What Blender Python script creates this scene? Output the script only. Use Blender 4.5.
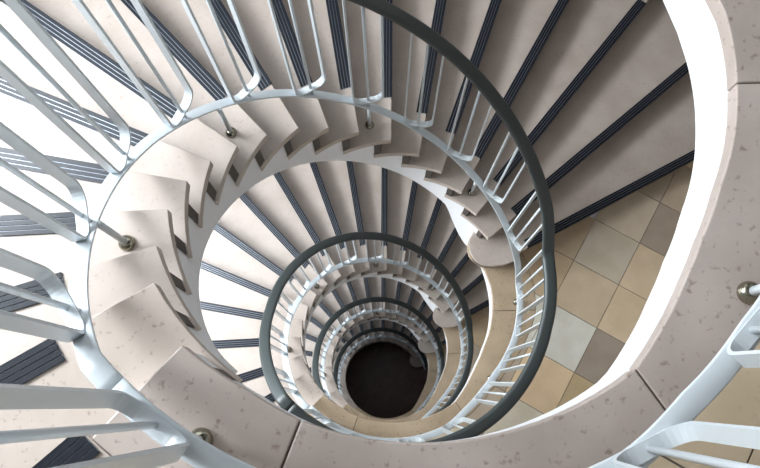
import bpy, math, random
from mathutils import Matrix, Vector
random.seed(7)
for o in list(bpy.data.objects): bpy.data.objects.remove(o, do_unlink=True)
scene = bpy.context.scene
C = scene.collection
R = math.radians
# ------------------------------------------------------------------ dimensions (metres, z = 0 is the top landing)
H = 3.299; NS = 18; RISE = H / NS          # storey height, risers per storey
A0 = 36.1; DA = 11.72                      # nosing k stands at A0 + DA*(k-2) degrees
RI, RO = 0.71, 2.85                        # tread ends: well side, wall side
ATOP = 227.8                               # landing nosing
# ------------------------------------------------------------------ camera
cam = bpy.data.cameras.new('camera'); cam.sensor_width = 36; cam.sensor_fit = 'HORIZONTAL'
cam.lens = 697.9 / 760 * 36; cam.clip_start = 0.02
co = bpy.data.objects.new('camera', cam); C.objects.link(co)
M = Matrix.Rotation(0.002, 4, 'Y') @ Matrix.Rotation(0.254, 4, 'X'); M.translation = (-0.101, -0.659, 1.335)
co.matrix_world = M; scene.camera = co
# ------------------------------------------------------------------ sky, daylight in the windows, exposure
w = bpy.data.worlds.new('sky'); scene.world = w; w.use_nodes = True
bg = w.node_tree.nodes['Background']; bg.inputs[0].default_value = (0.62, 0.78, 1, 1); bg.inputs[1].default_value = 0.5
for lev, e in ((-1, 50), (0, 228), (1, 206), (2, 155), (3, 60)):
    l = bpy.data.lights.new('window_daylight', 'AREA'); l.shape = 'RECTANGLE'; l.size = 1.8; l.size_y = 1.2; l.energy = e
    l.color = (0.88, 0.945, 1.0)
    lo = bpy.data.objects.new('window_daylight', l); C.objects.link(lo)
    a = R(165); lo.location = (3.06 * math.cos(a), 3.06 * math.sin(a), -H * lev + 1.4)
    lo.rotation_euler = Vector((math.cos(a), math.sin(a), 0.4)).to_track_quat('Z', 'Y').to_euler()
vs = scene.view_settings; vs.view_transform = 'Standard'; vs.look = 'None'; vs.gamma = 1; vs.use_curve_mapping = False
vs.exposure = 0.30
# ------------------------------------------------------------------ materials
def mat(name, rough=.5, metal=0):
    m = bpy.data.materials.new(name); m.use_nodes = True; nt = m.node_tree
    b = nt.nodes['Principled BSDF']; b.inputs['Roughness'].default_value = rough; b.inputs['Metallic'].default_value = metal
    return m, nt, b
def plain(name, col, rough=.5, metal=0, bump=0, bscale=60):
    m, nt, b = mat(name, rough, metal); b.inputs['Base Color'].default_value = (*col, 1)
    if bump:
        n = nt.nodes.new('ShaderNodeTexNoise'); n.inputs['Scale'].default_value = bscale
        tc = nt.nodes.new('ShaderNodeTexCoord'); nt.links.new(tc.outputs['Object'], n.inputs['Vector'])
        bp = nt.nodes.new('ShaderNodeBump'); bp.inputs['Strength'].default_value = bump; bp.inputs['Distance'].default_value = .002
        nt.links.new(n.outputs['Fac'], bp.inputs['Height']); nt.links.new(bp.outputs['Normal'], b.inputs['Normal'])
    return m
def stone(name, c1, c2, spot, rough=.45, scale=6, spots=.5, objcol=False):
    m, nt, b = mat(name, rough); L = nt.links
    tc = nt.nodes.new('ShaderNodeTexCoord'); oi = nt.nodes.new('ShaderNodeObjectInfo')
    ad = nt.nodes.new('ShaderNodeVectorMath'); ad.operation = 'ADD'
    sc = nt.nodes.new('ShaderNodeVectorMath'); sc.operation = 'SCALE'; sc.inputs['Scale'].default_value = 37
    cb = nt.nodes.new('ShaderNodeCombineXYZ')
    for i in range(3): L.new(oi.outputs['Random'], cb.inputs[i])
    L.new(cb.outputs[0], sc.inputs[0]); L.new(tc.outputs['Object'], ad.inputs[0]); L.new(sc.outputs[0], ad.inputs[1])
    n1 = nt.nodes.new('ShaderNodeTexNoise'); n1.inputs['Scale'].default_value = scale; n1.inputs['Detail'].default_value = 6
    n2 = nt.nodes.new('ShaderNodeTexNoise'); n2.inputs['Scale'].default_value = scale * 13; n2.inputs['Detail'].default_value = 4
    for n in (n1, n2): L.new(ad.outputs[0], n.inputs['Vector'])
    r1 = nt.nodes.new('ShaderNodeValToRGB'); r1.color_ramp.elements[0].position = .35; r1.color_ramp.elements[1].position = .65
    r1.color_ramp.elements[0].color = (*c1, 1); r1.color_ramp.elements[1].color = (*c2, 1); L.new(n1.outputs['Fac'], r1.inputs[0])
    r2 = nt.nodes.new('ShaderNodeValToRGB'); r2.color_ramp.elements[0].position = .27; r2.color_ramp.elements[1].position = .40
    r2.color_ramp.elements[0].color = (spots, spots, spots, 1); r2.color_ramp.elements[1].color = (0, 0, 0, 1); L.new(n2.outputs['Fac'], r2.inputs[0])
    mx = nt.nodes.new('ShaderNodeMix'); mx.data_type = 'RGBA'; L.new(r2.outputs[0], mx.inputs['Factor'])
    L.new(r1.outputs[0], mx.inputs[6]); mx.inputs[7].default_value = (*spot, 1)
    out = mx.outputs[2]
    if objcol:
        mm = nt.nodes.new('ShaderNodeMix'); mm.data_type = 'RGBA'; mm.blend_type = 'MULTIPLY'; mm.inputs['Factor'].default_value = 1
        L.new(out, mm.inputs[6]); L.new(oi.outputs['Color'], mm.inputs[7]); out = mm.outputs[2]
    L.new(out, b.inputs['Base Color'])
    bp = nt.nodes.new('ShaderNodeBump'); bp.inputs['Strength'].default_value = .12; bp.inputs['Distance'].default_value = .002
    L.new(n2.outputs['Fac'], bp.inputs['Height']); L.new(bp.outputs['Normal'], b.inputs['Normal'])
    return m
M_TREAD = stone('limestone_tread', (.455, .383, .328), (.535, .460, .405), (.27, .21, .17), .42, 5, .4)
M_CURB = stone('limestone_curb', (.80, .79, .77), (1, 1, 1), (.42, .36, .31), .38, 5, .75, True)
M_RISER = stone('shade_darkened_riser', (.06, .05, .043), (.10, .08, .068), (.03, .025, .025), .6, 6, .5)  # riser stone with the shade under the treads put into its colour
M_TILE = stone('sandstone_tile', (.90, .88, .84), (1, 1, 1), (.75, .62, .45), .4, 7, .35, True)
M_DARKTILE = stone('dimmed_brown_tile', (.095, .040, .026), (.135, .064, .044), (.03, .02, .015), .35, 4, .4)  # brown tile; its colour also carries the dimness of the ground floor
M_WHITE = plain('white_painted_plaster', (.88, .88, .895), .7, 0, .15, 30)
M_WALL = plain('low_bounce_wall', (.33, .305, .28), .8, 0, .2, 40)  # greyed rather than white, to cut the light bounced round the well
M_STEEL = plain('white_enamel_steel', (.66, .71, .735), .28)
M_RAIL = plain('grey_green_handrail', (.046, .056, .055), .42, 0, .05, 30)
M_RUBBER = plain('black_ribbed_rubber', (.008, .011, .018), .38)  # black, with a trace of blue sky reflection put into the base
M_RUBBER.node_tree.nodes['Principled BSDF'].inputs['Specular IOR Level'].default_value = .35
M_ALU = plain('grooved_aluminium', (.30, .33, .37), .35, .8)
M_BRASS = plain('aged_brass_flange', (.34, .32, .25), .2, .95)
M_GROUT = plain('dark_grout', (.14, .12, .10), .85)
M_FRAME = plain('white_window_frame', (.8, .8, .8), .4)
m, nt, b = mat('window_glass', .03); M_GLASS = m
tr = nt.nodes.new('ShaderNodeBsdfTransparent'); mx = nt.nodes.new('ShaderNodeMixShader'); mx.inputs[0].default_value = .06
gl = nt.nodes.new('ShaderNodeBsdfGlossy'); gl.inputs['Roughness'].default_value = .03
nt.links.new(tr.outputs[0], mx.inputs[1]); nt.links.new(gl.outputs[0], mx.inputs[2])
nt.links.new(mx.outputs[0], nt.nodes['Material Output'].inputs[0])
# ------------------------------------------------------------------ mesh helpers
def P(r, a, z=0.0): return (r * math.cos(R(a)), r * math.sin(R(a)), z)
def mesh(name, vs_, fs, mats, smooth=False, mi=None):
    me = bpy.data.meshes.new(name); me.from_pydata(vs_, [], fs)
    for m_ in (mats if isinstance(mats, (list, tuple)) else [mats]): me.materials.append(m_)
    if mi: me.polygons.foreach_set('material_index', mi)
    if smooth: me.polygons.foreach_set('use_smooth', [True] * len(fs))
    me.update(); return me
def prism(name, outline, z0, z1, mats):
    """solid between z0 and z1 over a plan outline (counter-clockwise)"""
    n = len(outline)
    v = [(x, y, z1) for x, y in outline] + [(x, y, z0) for x, y in outline]
    f = [tuple(range(n)), tuple(range(2 * n - 1, n - 1, -1))] + [(i + n, (i + 1) % n + n, (i + 1) % n, i) for i in range(n)]
    return mesh(name, v, f, mats)
def sweep(name, frames, prof, mats, smooth=True):
    """frames: (origin, side, up); prof: closed (s, u) outline"""
    v, f = [], []; n = len(prof)
    for o, s, u in frames:
        for a, b_ in prof: v.append(tuple(o[i] + s[i] * a + u[i] * b_ for i in range(3)))
    for k in range(len(frames) - 1):
        for i in range(n):
            j = (i + 1) % n; f.append((k * n + i, k * n + j, (k + 1) * n + j, (k + 1) * n + i))
    e = (len(frames) - 1) * n
    f.append(tuple(range(n - 1, -1, -1))); f.append(tuple(range(e, e + n)))
    return mesh(name, v, f, mats, smooth)
def lathe(name, prof, mats, n=16):
    v, f = [], []
    for r, z in prof:
        for i in range(n): v.append((r * math.cos(2 * math.pi * i / n), r * math.sin(2 * math.pi * i / n), z))
    for k in range(len(prof) - 1):
        for i in range(n):
            j = (i + 1) % n; f.append((k * n + i, k * n + j, (k + 1) * n + j, (k + 1) * n + i))
    f.append(tuple(range(n - 1, -1, -1))); e = (len(prof) - 1) * n; f.append(tuple(range(e, e + n)))
    return mesh(name, v, f, mats, True)
def obj(name, me, parent=None, loc=(0, 0, 0), rz=0, bevel=0, sharp=False):
    o = bpy.data.objects.new(name, me); C.objects.link(o); o.location = loc; o.rotation_euler = (0, 0, rz)
    if parent: o.parent = parent
    if bevel:
        m_ = o.modifiers.new('bevel', 'BEVEL'); m_.width = bevel; m_.segments = 2; m_.limit_method = 'ANGLE'
    return o
def tag(o, label=None, cat=None, group=None, kind=None):
    if label: o['label'] = label
    if cat: o['category'] = cat
    if group: o['group'] = group
    if kind: o['kind'] = kind
    return o
def tab(t, a):
    if a <= t[0][0]: return t[0][1]
    for (a0, v0), (a1, v1) in zip(t, t[1:]):
        if a <= a1:
            q = (a - a0) / (a1 - a0); return v0 + (v1 - v0) * q
    return t[-1][1]
def lin(a, b_, n): return [a + (b_ - a) * i / n for i in range(n + 1)]
NOSE = [24.2, 36.1, 47.6, 58.6, 70.3, 81.6, 94.0, 107.2, 118.9, 130.2, 142.3, 153.9, 164.9, 176.0, 187.8, 200.3, 211.9, 227.8]
SKEW = [3.8, 3.8, 3.6, 2.2, .5, -1.6, -4.4, -7.8, -8.8, -9.0, -9.3, -9.0, -7.6, -6.2, -4.8, -2.6, -1.2, -6.0]   # the nosings are balanced, not quite radial
def ang(k): return NOSE[k - 1]
def fp(k, r, d, z=0):                       # point on nosing k at distance r from the well axis, d behind the nosing
    a, b_ = R(ang(k)), R(ang(k) + SKEW[k - 1]); ux, uy = math.cos(b_), math.sin(b_)
    x, y = RI * math.cos(a) - d * uy, RI * math.sin(a) + d * ux
    h = x * ux + y * uy; t = -h + math.sqrt(max(h * h - (x * x + y * y) + r * r, 0))
    return (x + t * ux, y + t * uy, z)
def adeg(p): return math.degrees(math.atan2(p[1], p[0])) % 360
def zk(k): return -H + RISE * k            # relative to the storey's upper landing at 0
# plan of the landing edge (degrees -> radius): a circle pulled in on one side
EDGE = [(-132.2, .715), (-120, .708), (-110.6, .714), (-103, .714), (-95, .711), (-86, .706), (-77, .700), (-67, .694), (-57, .688),
        (-50, .664), (-40, .635), (-31, .620), (-20, .618), (-10, .630), (0, .641), (10, .655), (16, .664)]
RAIL = [(-136, .826), (-120, .826), (-105, .825), (-86, .815), (-67, .797), (-57, .765), (-44, .745), (-33, .745), (-21, .765), (-4, .793), (10, .812), (19, .826), (28, .824),
        (45, .812), (60, .800), (80, .798), (95, .803), (110, .815), (125, .832), (140, .847), (155, .860), (167, .868), (180, .865), (192, .855), (205, .842), (224, .826)]
HAND = [(-136, .84), (-110, .84), (-80, .83), (-54, .812), (-33, .796), (-16, .789), (0, .799), (8, .805), (25, .838), (60, .842), (93, .846), (110, .850), (150, .862), (170, .866), (190, .857), (228, .84)]
CURB = [(-132.2, .945), (-118, .93), (-105, .88), (-92, .84), (-57, .805), (-40, .79), (-27, .81), (-12, .87), (0, .925), (12, .943), (24, .945)]
CURB_OUT = .945
def pitch(a):                              # nosing line, storey-relative; a runs from -132 (lower landing) to 228 (upper)
    return -H + RISE * min(max(2 + (a - A0) / DA, 0), NS)
# ------------------------------------------------------------------ outer wall, windows, ceiling, ground floor
WI, WO = 2.87, 3.09
ZB, ZT = -4 * H - .25, H + 2.4
wins = [(-H * lev + .15, -H * lev + 2.05) for lev in (3, 2, 1, 0, -1)]
zs = [ZB] + [z for wv in wins for z in wv] + [ZT]
v, f = [], []
angs = [i * 5 for i in range(73)]
def cell(a0, a1, z0, z1):
    b_ = len(v); v.extend([P(WI, a0, z0), P(WI, a1, z0), P(WI, a1, z1), P(WI, a0, z1), P(WO, a0, z0), P(WO, a1, z0), P(WO, a1, z1), P(WO, a0, z1)])
    f.extend([tuple(b_ + i for i in q) for q in ((1, 0, 3, 2), (4, 5, 6, 7), (0, 1, 5, 4), (3, 7, 6, 2), (0, 4, 7, 3), (1, 2, 6, 5))])
for i in range(72):
    a0, a1 = angs[i], angs[i + 1]
    if 130 <= a0 and a1 <= 200:
        for j in range(0, len(zs) - 1, 2): cell(a0, a1, zs[j], zs[j + 1])
    else: cell(a0, a1, ZB, ZT)
wall = obj('wall_outer', mesh('wall_outer', v, f, M_WALL)); tag(wall, 'greyed plastered round wall enclosing the stairwell', kind='structure')
for n_, (z0, z1) in enumerate(wins):
    def arcbar(a0, a1, z0, z1, r0=2.95, r1=3.01):
        aa = lin(a0, a1, max(1, int(abs(a1 - a0) / 5)))
        return [(P((r0 + r1) / 2, a, 0), (math.cos(R(a)), math.sin(R(a)), 0), (0, 0, 1)) for a in aa], [(-(r1 - r0) / 2, z0), ((r1 - r0) / 2, z0), ((r1 - r0) / 2, z1), (-(r1 - r0) / 2, z1)]
    wo = obj('window_%d' % (n_ + 1), mesh('pane', *(lambda aa: ([P(2.98, a, z) for z in (z0, z1) for a in aa], [(i, i + 1, len(aa) + i + 1, len(aa) + i) for i in range(len(aa) - 1)]))(lin(130, 200, 14)), M_GLASS))
    tag(wo, 'tall white framed window bay beside the stair', kind='structure')
    for q0, q1 in ((z0, z0 + .05), (z1 - .05, z1)):
        fr, pr = arcbar(130, 200, q0, q1); obj('window_frame', sweep('window_frame', fr, pr, M_FRAME, False), wo)
    for a in (130.6, 153.3, 176.7, 199.4):
        fr, pr = arcbar(a - .6, a + .6, z0 + .05, z1 - .05); obj('window_mullion', sweep('window_mullion', fr, pr, M_FRAME, False), wo)
disc = [P(WO, a)[:2] for a in range(0, 360, 5)]
tag(obj('ceiling', prism('ceiling', disc, ZT, ZT + .1, M_WALL)), 'plain greyed ceiling over the stairwell', kind='structure')
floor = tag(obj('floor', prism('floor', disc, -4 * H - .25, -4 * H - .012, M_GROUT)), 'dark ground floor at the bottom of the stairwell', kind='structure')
# ------------------------------------------------------------------ square tiles clipped to a landing
TO, TS, TA = (1.495, .190), .3351, -30.16
ca, sa = math.cos(R(TA)), math.sin(R(TA))
def tw(i, j): return (TO[0] + TS * (i * ca - j * sa), TO[1] + TS * (i * sa + j * ca))
def clip_half(poly, n, d):                 # keep n.p >= d
    out = []
    for k in range(len(poly)):
        p, q = poly[k], poly[(k + 1) % len(poly)]; dp = p[0] * n[0] + p[1] * n[1] - d; dq = q[0] * n[0] + q[1] * n[1] - d
        if dp >= 0: out.append(p)
        if (dp >= 0) != (dq >= 0):
            t = dp / (dp - dq); out.append((p[0] + t * (q[0] - p[0]), p[1] + t * (q[1] - p[1])))
    return out
def curb_r(x, y):
    a = math.degrees(math.atan2(y, x)); return tab(CURB, a - 360 if a > 60 else a) + .003
def clip_curb(poly):                       # keep what lies outside the curb
    inside = lambda p: math.hypot(*p) < curb_r(*p)
    ins = [inside(p) for p in poly]
    if not any(ins):
        return poly
    if all(ins): return []
    out = []; n = len(poly); start = next(k for k in range(n) if not ins[k]); ent = None
    def cross(p, q):
        lo, hi = 0., 1.; inp = inside(p)
        for _ in range(40):
            m_ = (lo + hi) / 2; x = (p[0] + m_ * (q[0] - p[0]), p[1] + m_ * (q[1] - p[1]))
            if inside(x) == inp: lo = m_
            else: hi = m_
        return x
    for s in range(n):
        k = (start + s) % n; p, q = poly[k], poly[(k + 1) % n]
        if not ins[k]: out.append(p)
        if ins[k] != ins[(k + 1) % n]:
            x = cross(p, q)
            if ent is None: ent = x; out.append(x)
            else:
                a0, a1 = math.atan2(ent[1], ent[0]), math.atan2(x[1], x[0]); d_ = (a1 - a0 + math.pi) % (2 * math.pi) - math.pi
                out += [(lambda c_, s_: (curb_r(c_, s_) * c_, curb_r(c_, s_) * s_))(math.cos(a0 + d_ * t / 6), math.sin(a0 + d_ * t / 6)) for t in range(1, 6)] + [x]; ent = None
    return out
def area(p): return .5 * sum(p[k][0] * p[(k + 1) % len(p)][1] - p[(k + 1) % len(p)][0] * p[k][1] for k in range(len(p)))
outer = [P(RO - .004, a)[:2] for a in range(0, 360, 6)]
fa, fb = R(ATOP), R(24.2)
EDGEW = .30                                # depth of the stone strip behind the landing nosing
tiles = []
b18, b1 = R(ATOP + SKEW[-1]), R(24.2 + SKEW[0])
n18 = (-math.sin(b18), math.cos(b18)); d18 = sum(p * q for p, q in zip(n18, fp(NS, 1.5, EDGEW + .003)))
n1 = (math.sin(b1), -math.cos(b1)); d1 = sum(p * q for p, q in zip(n1, fp(1, 1.5, .02)))
g = .0022
for i in range(-14, 8):
    for j in range(-14, 8):
        q = [tw(i + g / TS, j + g / TS), tw(i + 1 - g / TS, j + g / TS), tw(i + 1 - g / TS, j + 1 - g / TS), tw(i + g / TS, j + 1 - g / TS)]
        cx, cy = sum(p[0] for p in q) / 4, sum(p[1] for p in q) / 4
        if math.hypot(cx, cy) > RO + .25: continue
        q = clip_half(q, n18, d18) if cx * math.cos(fa) + cy * math.sin(fa) > -.3 else q
        am = math.degrees(math.atan2(cy, cx)) % 360
        if 36 < am < 216: 
            continue
        if am < 60 or am > 330: q = clip_half(q, n1, d1)
        if len(q) < 3: continue
        for k in range(len(outer)):
            p0, p1 = outer[k], outer[(k + 1) % len(outer)]
            n = (-(p1[1] - p0[1]), p1[0] - p0[0]); q = clip_half(q, n, n[0] * p0[0] + n[1] * p0[1])
            if len(q) < 3: break
        if len(q) < 3: continue
        q = clip_curb(q)
        if len(q) < 3 or abs(area(q)) < .003: continue
        tiles.append((i, j, q))
TCOL = {(-1, -2): (.66, .64, .57), (-1, -3): (.66, .50, .32), (0, -2): (.33, .27, .215), (0, -3): (.46, .35, .205), (-1, -1): (.55, .44, .31), (-1, 0): (.53, .46, .36),
        (0, -1): (.60, .475, .325), (0, 0): (.62, .49, .34), (0, 1): (.37, .30, .235), (-1, 1): (.56, .47, .36), (-1, -4): (.60, .54, .43), (-2, -1): (.50, .38, .25), (-2, 0): (.47, .37, .255), (0, 2): (.46, .37, .27), (-1, 2): (.45, .37, .28), (1, 2): (.47, .38, .28), (1, 1): (.5, .4, .28)}
PAL = [(.55, .44, .31), (.60, .52, .40), (.63, .48, .31), (.50, .43, .33), (.62, .60, .52), (.42, .34, .26)]
tile_me = [(i, j, prism('tile', [(x, y) for x, y in q] if area(q) > 0 else q[::-1], -.012, 0, M_TILE)) for i, j, q in tiles]
# ------------------------------------------------------------------ landings
VOL = (.615, .42)                          # centre of the rounded end of the first step
aa = [a for a in lin(-132.2, 16, 60)]
edge_full = [P(tab(EDGE, a), a)[:2] for a in aa]
def volute(rad, a0, a1, n=14): return [(VOL[0] + rad * math.cos(R(t)), VOL[1] + rad * math.sin(R(t))) for t in lin(a0, a1, n)]
tail = [(.622, .233), (.602, .288), (.583, .316), (.55, .340), (.518, .366), (.498, .394), (.488, .431), (.491, .473), (.508, .529)]   # the curb swings in around the rounded step
slab_tail = [P(.675, 22)[:2], P(.692, 30)[:2], P(.72, 36)[:2], P(.75, 42)[:2]]
def offset_in(pts, d):
    return [(x * (1 + d / math.hypot(x, y)), y * (1 + d / math.hypot(x, y))) for x, y in pts]
def arc(r, a0, a1, n): return [P(r, a, 0)[:2] for a in lin(a0, a1, n)]
slab_in = offset_in(edge_full, .007) + offset_in(slab_tail, .007) + [P(.78, 48)[:2]]
slab_out = slab_in[::-1]
# outline counter-clockwise: outer arc forward, inner edge back
slab_me = prism('stair_landing', arc(RO, -132.2, 30, 40) + [P(1.2, 36)[:2]] + slab_in[::-1], -.214, -.013, [M_WHITE])
under_me = None
JOINTS = [-132.2, -110.6, -56.7, 1.2]
curb_me = []
for n_ in range(4):
    a0 = JOINTS[n_] + (.14 if n_ else 0)
    if n_ < 3:
        a1 = JOINTS[n_ + 1] - .14
        al = lin(a0, a1, 16); ins = [P(tab(EDGE, a), a)[:2] for a in al]; o_ = [P(tab(CURB, a), a)[:2] for a in al]
    else:
        al = lin(a0, 16, 8); ins = [P(tab(EDGE, a), a)[:2] for a in al] + tail; o_ = [P(tab(CURB, a), a)[:2] for a in lin(a0, 40, 12)]
    curb_me.append(prism('curb_slab', o_ + ins[::-1], -.045, 0, M_CURB))
grout_me = prism('joint_bed', arc(RO - .01, -132, 24, 40) + offset_in(edge_full, .004)[::-1], -.0125, -.005, M_GROUT)
edge_slab_me = prism('edge_slab', [fp(NS, CURB_OUT + .002, 0)[:2], fp(NS, RO, 0)[:2], fp(NS, RO - .02, EDGEW)[:2], fp(NS, .872, EDGEW)[:2]] +
                     [P(tab(CURB, a) + .002, a)[:2] for a in lin(-132.2 + 16, -132.2, 6)[1:-1]], -.045, 0, M_TREAD)
def strip_mesh(k):
    """ribbed nosing: a grooved base plate, four raised ribs and a lip over the front edge"""
    v, f, mi = [], [], []
    def box(d0, d1, z0, z1, r0, r1, m_):
        b_ = len(v)
        for z in (z0, z1): v.extend([fp(k, r0, d0, z), fp(k, r1, d0, z), fp(k, r1, d1, z), fp(k, r0, d1, z)])
        f.extend([tuple(b_ + i for i in q) for q in ((3, 2, 1, 0), (4, 5, 6, 7), (0, 1, 5, 4), (1, 2, 6, 5), (2, 3, 7, 6), (3, 0, 4, 7))]); mi.extend([m_] * 6)
    r0, r1 = .95, 2.57
    box(.0, .056, -.001, .0022, r0, r1, 1)
    for q in range(4): box(-.001 + q * .0148, -.001 + q * .0148 + .0120, .001, .0058, r0 + .001, r1 - .001, 0)
    box(-.004, .0, -.036, .0058, r0, r1, 0)
    return mesh('nosing_strip', v, f, [M_RUBBER, M_ALU], mi=mi)
strips = {k: strip_mesh(k) for k in range(1, NS + 1)}
LAND = ['topmost landing with stone curb around the well and pale fascia', 'landing one storey below the top, with large beige floor tiles',
        'landing two storeys below the top landing', 'landing three storeys below the top, above the dark ground floor']
for lev in range(4):
    z = -H * lev
    root = obj('stair_landing', slab_me, None, (0, 0, z)); tag(root, LAND[lev], kind='structure')
    for me in curb_me: obj('curb_slab', me, root, bevel=.003).color = (.555, .472, .425, 1) if lev == 0 else (.56, .43, .295, 1)
    obj('joint_bed', grout_me, root)
    es = obj('edge_slab', edge_slab_me, root, bevel=.002); obj('nosing_strip', strips[NS], es)
    for i, j, me in tile_me:
        t = obj('tile', me, root); c_ = (.64, .52, .37) if lev == 0 else [min(1, 1.22 * c) for c in (TCOL.get((i, j)) or random.choice(PAL))]; t.color = (*c_, 1)
q0 = -4 * H
for i in range(-9, 0):
    for j in range(-7, 4):
        cx, cy = tw(i + .5, j + .5)
        if math.hypot(cx, cy) < 1.25:
            p = [tw(i + .007, j + .007), tw(i + .993, j + .007), tw(i + .993, j + .993), tw(i + .007, j + .993)]
            obj('tile', prism('tile', [(x - cx, y - cy) for x, y in p], -.012, 0, M_DARKTILE), floor, (cx, cy, q0))
# ------------------------------------------------------------------ flights
TH = .042; SETB = .055
def tread_outline(k):
    q0, q1 = fp(k, RO, 0), fp(k + 1, RO, .05); a0, a1 = adeg(q0), adeg(q1)
    if k == NS - 1: a1 = max(a1, a0 + 3)
    o_ = [fp(k, RI, 0)[:2], q0[:2]] + arc(RO, a0, a1, 4)[1:] + [fp(k + 1, 1.0, .075)[:2]]
    return o_ + arc(RI, ang(k + 1) + math.degrees(.094 / RI), ang(k), 6)[:-1]
treads = {}
for k in range(2, NS): treads[k] = prism('tread', tread_outline(k), -TH, 0, M_CURB if k == NS - 1 else M_TREAD)
# first step: rounded end standing proud into the well
a2 = ang(2)
first = [fp(1, .90, 0)[:2], fp(1, RO, 0)[:2]] + arc(RO, adeg(fp(1, RO, 0)), adeg(fp(2, RO, .05)), 4)[1:] + [fp(2, 1.0, .075)[:2], P(.80, a2 + 6)[:2]] + volute(.140, 98, 270, 18) + [(.700, .290), (.771, .318)]
treads[1] = prism('tread', first, -TH, 0, M_TREAD)
risers = {}
for k in range(2, NS + 1):
    o_ = [fp(k, .716, .055)[:2], fp(k, 1.0, .018)[:2], fp(k, RO - .02, .014)[:2], fp(k, RO - .02, .055)[:2], fp(k, 1.0, .07)[:2], fp(k, .716, .090)[:2]]
    risers[k] = prism('riser', o_, -RISE, -TH, M_RISER)
fr1 = [fp(1, .93, .03)[:2], fp(1, RO - .02, .03)[:2], fp(1, RO - .02, .12)[:2], P(.82, a2 + 6)[:2]] + volute(.112, 98, 270, 14) + [(.700, .320), (.77, .345)]
risers[1] = prism('riser', fr1, -RISE, -TH, M_RISER)
# stringer: white solid under the steps, stepped on top, helical below
sec = []
for k in range(1, NS):
    a_s = 42 if k == 1 else ang(k) + math.degrees((.088) / .85); a_e = ang(k + 1) + math.degrees((.088) / .85)
    for a in lin(a_s, a_e, 4): sec.append((a, zk(k) - TH))
sec = [(a, z) for a, z in sec if a < ATOP + 4]
ST_IN = .722
v, f = [], []
for a, zt in sec:
    zb = max(pitch(a) - .47, -H - .214); zb = min(zb, zt - .02)
    if a < 62: zb = min(zb, -H - .214 + .46 * max((a - 46) / 16, 0) ** 1.6)      # the foot of the flight swells into the landing slab
    v += [P(ST_IN, a, zt), P(RO - .01, a, zt), P(RO - .01, a, zb), P(ST_IN, a, zb)]
for i in range(len(sec) - 1):
    for s in range(4):
        b_ = i * 4; f.append((b_ + s, b_ + (s + 1) % 4, b_ + 4 + (s + 1) % 4, b_ + 4 + s))
f += [(3, 2, 1, 0), tuple(len(v) - 4 + s for s in range(4))]
stringer_me = mesh('stringer', v, f, M_WHITE)
FL = {-1: 'stone stair flight climbing from the topmost landing', 0: 'stone stair flight reaching the topmost landing from one storey below',
      1: 'stone stair flight between the first and second landings below the top', 2: 'stone stair flight between the second and third landings below the top', 3: 'lowest stone stair flight rising from the dark ground floor'}
for lev in (-1, 0, 1, 2, 3):
    root = obj('stair_flight', None, None, (0, 0, -H * (lev + 1))); tag(root, FL[lev], 'staircase', 'flights of the spiral stair')
    top = H
    obj('stringer', stringer_me, root, (0, 0, H))
    for k in range(1, NS + 1):
        obj('riser', risers[k], root, (0, 0, zk(k) + H))
        if k < NS:
            t = obj('tread', treads[k], root, (0, 0, zk(k) + H), bevel=.002); t.color = (.54, .46, .40, 1)
            obj('nosing_strip', strips[k], t)
# ------------------------------------------------------------------ railing
RAIL_OFF, HAND_OFF = .125, .90
def rounded(wd, ht, r, n=4):
    out = []
    for cx, cy, s in ((wd / 2 - r, ht / 2 - r, 0), (-wd / 2 + r, ht / 2 - r, 90), (-wd / 2 + r, -ht / 2 + r, 180), (wd / 2 - r, -ht / 2 + r, 270)):
        out += [(cx + r * math.cos(R(s + 90 * i / n)), cy + r * math.sin(R(s + 90 * i / n))) for i in range(n + 1)]
    return out
RAIL_LOW = [t for t in RAIL if t[0] < 15] + [(28, .815), (50, .800), (76, .783), (98, .770), (146, .772), (166, .785), (190, .803), (224, .838)]
def blend(a): return max((-60 - a) / 72, (a - 180) / 48, 0)          # 1 where one storey's railing runs into the next
def rail_r(a, lo): return tab(RAIL_LOW if lo else RAIL, a)
def hand_off(a, lo): return .97 if not lo else .89 + .08 * min(blend(a), 1)
def hand_r(a, lo): return tab(HAND, a) if not lo else (tab(HAND, a) - .012 if a < 15 else .808) * (1 - blend(a)) + tab(HAND, a) * blend(a)
def rail_frames(a0, a1, lo, hand):
    n = int((a1 - a0) / 1.5)
    return [(P(hand_r(a, lo) if hand else rail_r(a, lo), a, pitch(a) + H + (hand_off(a, lo) if hand else RAIL_OFF)), (math.cos(R(a)), math.sin(R(a)), 0), (0, 0, 1)) for a in lin(a0, a1, n)]
def loop_mesh(a, lo):
    """flat bar bent into a level-bottomed U; on a flight its uphill corner sits on the sloping lower rail"""
    slope = SL if 14 < a < 222 else 0
    wd, rc, top = .071, .045, hand_off(a, lo) - RAIL_OFF - .015
    lean = (hand_r(a, lo) - rail_r(a, lo)) / top
    z0 = .005 + slope * (wd - .025)
    path = [(-wd, top - slope * wd)] + [(-wd + rc - rc * math.cos(R(t)), z0 + rc - rc * math.sin(R(t))) for t in lin(0, 90, 6)]
    path += [(-x, y) for x, y in path[:0:-1]] + [(wd, top + slope * wd)]
    fr = []
    for i, (x, y) in enumerate(path):
        x0, y0 = path[max(i - 1, 0)]; x1, y1 = path[min(i + 1, len(path) - 1)]
        l = math.hypot(x1 - x0, y1 - y0); nx, ny = -(y1 - y0) / l, (x1 - x0) / l
        fr.append(((lean * max(y, 0), x, y), (1, 0, 0), (0, nx, ny)))
    return sweep('baluster_loop', fr, [(-.015, -.004), (.015, -.004), (.015, .004), (-.015, .004)], M_STEEL, False)
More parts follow.
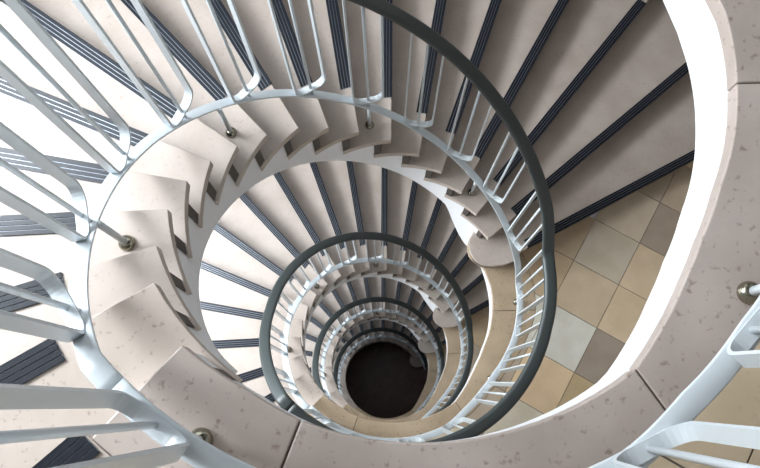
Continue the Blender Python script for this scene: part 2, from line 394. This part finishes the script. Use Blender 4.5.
def rod_mesh(a, lo):
    top = hand_off(a, lo) - RAIL_OFF - .015; lean = (hand_r(a, lo) - rail_r(a, lo)) / top
    fr = [((lean * z, 0, z), (1, 0, 0), (0, 1, 0)) for z in (-.022, top)]
    return sweep('baluster_rod', fr, [(.0065 * math.cos(R(t)), .0065 * math.sin(R(t))) for t in range(0, 360, 36)], M_STEEL)
SL = RISE / (R(DA) * .828)
flange_me = lathe('base_flange', [(.023, 0), (.023, .005), (.021, .012), (.016, .018), (.010, .021)], M_BRASS, 20)
hand_prof = rounded(.068, .044, .018); low_prof = rounded(.043, .011, .003, 2)
U_FLIGHT = [28.2, 47, 65.6, 83.6, 101.6, 119.6, 137.8, 156, 174.2, 192.6, 213.5]
U_LAND = [-125.3, -105, -85, -64.5, -44, -25.5, -7.5, 10]
POST_F = [55.7, 101.5, 147.9, 193.6]; POST_L = [-121.6, -79, -35.3, 5.2]
def ground_under(a):
    if a < ang(1): return 0.0
    return RISE * max(k for k in range(1, NS) if ang(k) <= a)
kit = {}
for lo in (0, 1):
    kit[lo] = {'hand': sweep('handrail', rail_frames(-132, 228, lo, True), hand_prof, M_RAIL), 'low': sweep('lower_rail', rail_frames(-132, 228, lo, False), low_prof, M_STEEL),
               'loop': {a: (loop_mesh(a, lo), rod_mesh(a, lo)) for a in U_FLIGHT + U_LAND},
               'post': {a: lathe('post', [(.0095, 0), (.0095, pitch(a) + H + RAIL_OFF - ground_under(a))], M_STEEL, 12) for a in POST_F + POST_L}}
kit[3] = dict(kit[1], hand=sweep('handrail', rail_frames(16, 228, 1, True), hand_prof, M_RAIL), low=sweep('lower_rail', rail_frames(16, 228, 1, False), low_prof, M_STEEL))
RL = {-1: 'white looped balustrade around the topmost landing and up the next flight', 0: 'white looped balustrade with dark handrail on flight below the topmost landing',
      1: 'white looped balustrade with dark handrail one storey below the topmost flight', 2: 'white looped balustrade with dark handrail two storeys below the topmost flight',
      3: 'white looped balustrade with dark handrail on the lowest flight'}
for lev in (-1, 0, 1, 2, 3):
    full = lev < 3
    root = obj('stair_railing', None, None, (0, 0, -H * (lev + 1))); tag(root, RL[lev], 'railing', 'railings of the spiral stair')
    K = kit[0 if lev <= 0 else 1 if lev < 3 else 3]; lo = int(lev > 0)
    obj('handrail', K['hand'], root); obj('lower_rail', K['low'], root)
    for a in U_FLIGHT + (U_LAND if full else []):
        p = P(rail_r(a, lo), a, pitch(a) + H + RAIL_OFF)
        obj('baluster_loop', K['loop'][a][0], root, p, R(a)); obj('baluster_rod', K['loop'][a][1], root, p, R(a))
    for a in POST_F + (POST_L if full else []):
        p = obj('post', K['post'][a], root, P(min(rail_r(a, lo), .832), a, ground_under(a)))
        obj('base_flange', flange_me, p)
